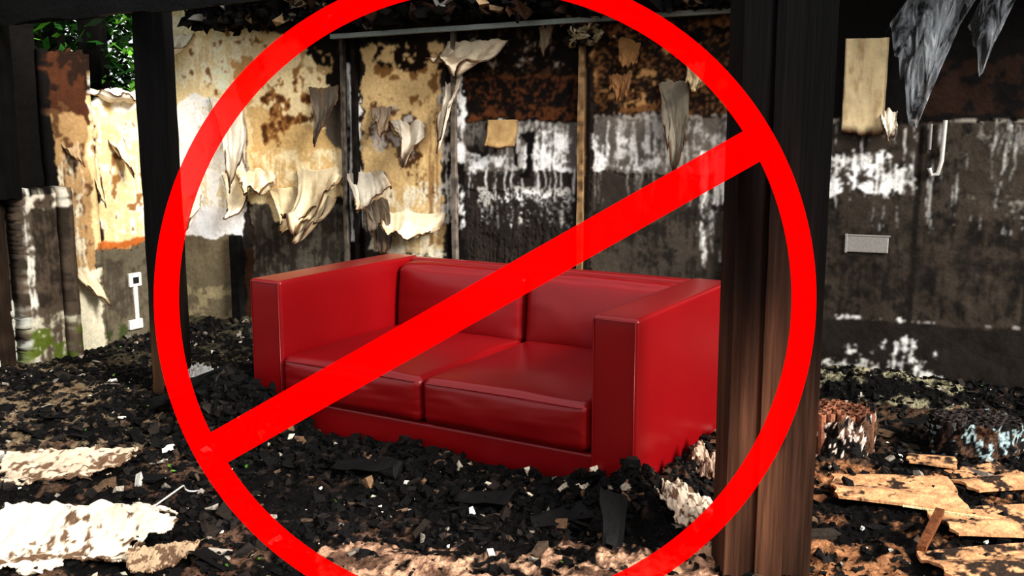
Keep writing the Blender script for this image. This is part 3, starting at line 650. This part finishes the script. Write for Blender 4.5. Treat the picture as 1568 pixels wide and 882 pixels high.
for i,(a,b) in enumerate([(T+.004,mid-.003),(mid+.003,Wd-T-.004)]):
    rbox('seat_cushion_%d'%(i+1),(a,-.012,.186),(b,D-.2,.392),.038,(0,.012,.026),ripple=.014)
    rbox('back_cushion_%d'%(i+1),(a,D-.25,.36),(b,D-.09,H-.022),.045,(0,.024,.012),lean=.04,ripple=.014)
for nm,x0,x1 in (('arm_left_piping',0,T),('arm_right_piping',Wd-T,Wd)):
    tube(nm,[(x0+.012,-.001,.03),(x0+.012,-.001,H-.012),(x1-.012,-.001,H-.012),(x1-.012,-.001,.03)],.003,ML,sofa)
for i,(a,b) in enumerate([(T+.01,mid-.01),(mid+.01,Wd-T-.01)]):
    tube('cushion_piping_%d'%(i+1),[(a+(b-a)*t,-.014-.004*math.sin(math.pi*t),.372+.006*math.sin(math.pi*t)) for t in np.linspace(0.03,.97,20)],.003,ML,sofa)
for i,px in enumerate((.08,Wd-.14)):
    for j,py in enumerate((.06,D-.14)):
        rbox('foot_%d'%(i*2+j+1),(px,py,-.01),(px+.06,py+.06,.03),.006,mat=M_dk)
# ---------------------------------------------------------------- prohibition sign leaning on the post
R=.997;ri=.928;nseg=192;th=.02
mb=MB()
a=np.linspace(0,2*np.pi,nseg,endpoint=False)
prof=[(ri,-th/2),(R,-th/2),(R,th/2),(ri,th/2)]
v=np.concatenate([np.stack([r*np.cos(a),r*np.sin(a),np.full(nseg,w)],1) for r,w in prof]);f=[]
for k in range(4):
    k2=(k+1)%4
    for i in range(nseg):
        i2=(i+1)%nseg;f.append([k*nseg+i,k*nseg+i2,k2*nseg+i2,k2*nseg+i])
mb.add(v,f,(1,0,0))
ang=math.radians(29.5);hw=.052
pts=[]
for sg in (-1,1):
    for t in np.linspace(-hw,hw,7): pts.append((sg*math.sqrt(ri**2-t**2),t))
c_,s_=math.cos(ang),math.sin(ang)
v=[];n=7
for w in (-th/2,th/2):
    for (x,y) in pts: v.append((c_*x-s_*y,s_*x+c_*y,w))
f=[]
for i in range(n-1):
    f.append([i,i+1,n+i+1,n+i]);f.append([14+i,14+n+i,14+n+i+1,14+i+1])
f.append([0,n,14+n,14]);f.append([n-1,14+n-1,14+2*n-1,2*n-1])
mb.add(v,f,(1,0,0))
m=bpy.data.materials.new('translucent_glowing_red_acrylic');m.use_nodes=True;b=m.node_tree.nodes['Principled BSDF']
b.inputs['Base Color'].default_value=(.85,.0,.0,1);b.inputs['Roughness'].default_value=.7;b.inputs['Specular IOR Level'].default_value=.0;b.inputs['Alpha'].default_value=.78
b.inputs['Emission Color'].default_value=(1,0,0,1);b.inputs['Emission Strength'].default_value=.5  # glow added to keep the red bright; the sign is no lamp
sign=mb.build('prohibition_sign',m,False)
bm=bmesh.new();bm.from_mesh(sign.data);bmesh.ops.recalc_face_normals(bm,faces=bm.faces);bm.to_mesh(sign.data);bm.free()
lean=math.radians(9.4)
sign.location=(-.081,2.945,.9845);sign.rotation_euler=(math.pi/2-lean,0,0)
# ---------------------------------------------------------------- outside
mb=MB();n=90000
x=rng.uniform(-8.5,-2.2,n);y=rng.uniform(5.2,12,n);z=rng.uniform(0,4.6,n)
l=(x-L0[0])*LN[0]+(y-L0[1])*LN[1];o=(x-A0[0])*NR[0]+(y-A0[1])*NR[1]
k=((l<-.7)|(o<-.8))&(fbm(x*1.5+z,y*1.5+z,7)>.34);x,y,z=x[k],y[k],z[k];n=len(x)
a=rng.uniform(0,6.28,n);b=rng.uniform(-1,1,n);l=rng.uniform(.03,.08,n)
d1=np.stack([np.cos(a),np.sin(a),b],1)*l[:,None];d2=np.stack([-np.sin(a),np.cos(a),rng.uniform(-1,1,n)],1)*(l*.45)[:,None];p=np.stack([x,y,z],1)
v=np.stack([p+d1,p+d2,p-d1,p-d2],1).reshape(-1,3)
mb.add(v,np.arange(n*4).reshape(-1,4),np.repeat(pal(n,[((40,90,30),3),((104,164,56),2),((16,34,13),3)]),4,0))
mb.build('tree_foliage',M_leaf)
mb=MB();xx=np.linspace(-20,20,40);XX,YY=np.meshgrid(xx,xx+5,indexing='ij')
mb.add(np.stack([XX,YY,-.06+0*XX],-1).reshape(-1,3),gridfaces(40,40),lin((44,56,28)));mb.build('ground',M_floor,True)
mb=MB()
for i in range(10):
    tx,ty=rng.uniform(-7,-3.6),rng.uniform(8.8,11.5);k=8;aa=np.linspace(0,2*np.pi,k,endpoint=False)
    lo=np.stack([tx+.12*np.cos(aa),ty+.12*np.sin(aa),0*aa-.05],1);hi=lo.copy();hi[:,2]=4.5;hi[:,:2]=(hi[:,:2]-[tx,ty])*.5+[tx+.3,ty]
    mb.add(np.concatenate([lo,hi]),[[q,(q+1)%k,k+(q+1)%k,k+q] for q in range(k)],lin((30,22,16)))
mb.build('tree_trunks',M_char,True)
# ---------------------------------------------------------------- light, camera
w=bpy.data.worlds.new('world');sc.world=w;w.use_nodes=True
bg=w.node_tree.nodes['Background'];bg.inputs[0].default_value=(.95,.97,1,1);bg.inputs[1].default_value=1.1
sd=bpy.data.lights.new('sun','SUN');sd.energy=6.4;sd.angle=math.radians(22);sd.color=(1,.97,.92)
so=bpy.data.objects.new('sun',sd);sc.collection.objects.link(so)
so.rotation_euler=Vector((.66,-.58,.48)).to_track_quat('Z','Y').to_euler()
cd=bpy.data.cameras.new('camera');cd.sensor_width=36;cd.lens=1546.9/1600*36
co=bpy.data.objects.new('camera',cd);sc.collection.objects.link(co);co.location=(0,0,1.5);co.rotation_euler=(math.pi/2-.1642,0,0)
sc.camera=co
sc.view_settings.view_transform='Standard'
try: sc.view_settings.look='Medium High Contrast'
except Exception as ex: print('look',ex)
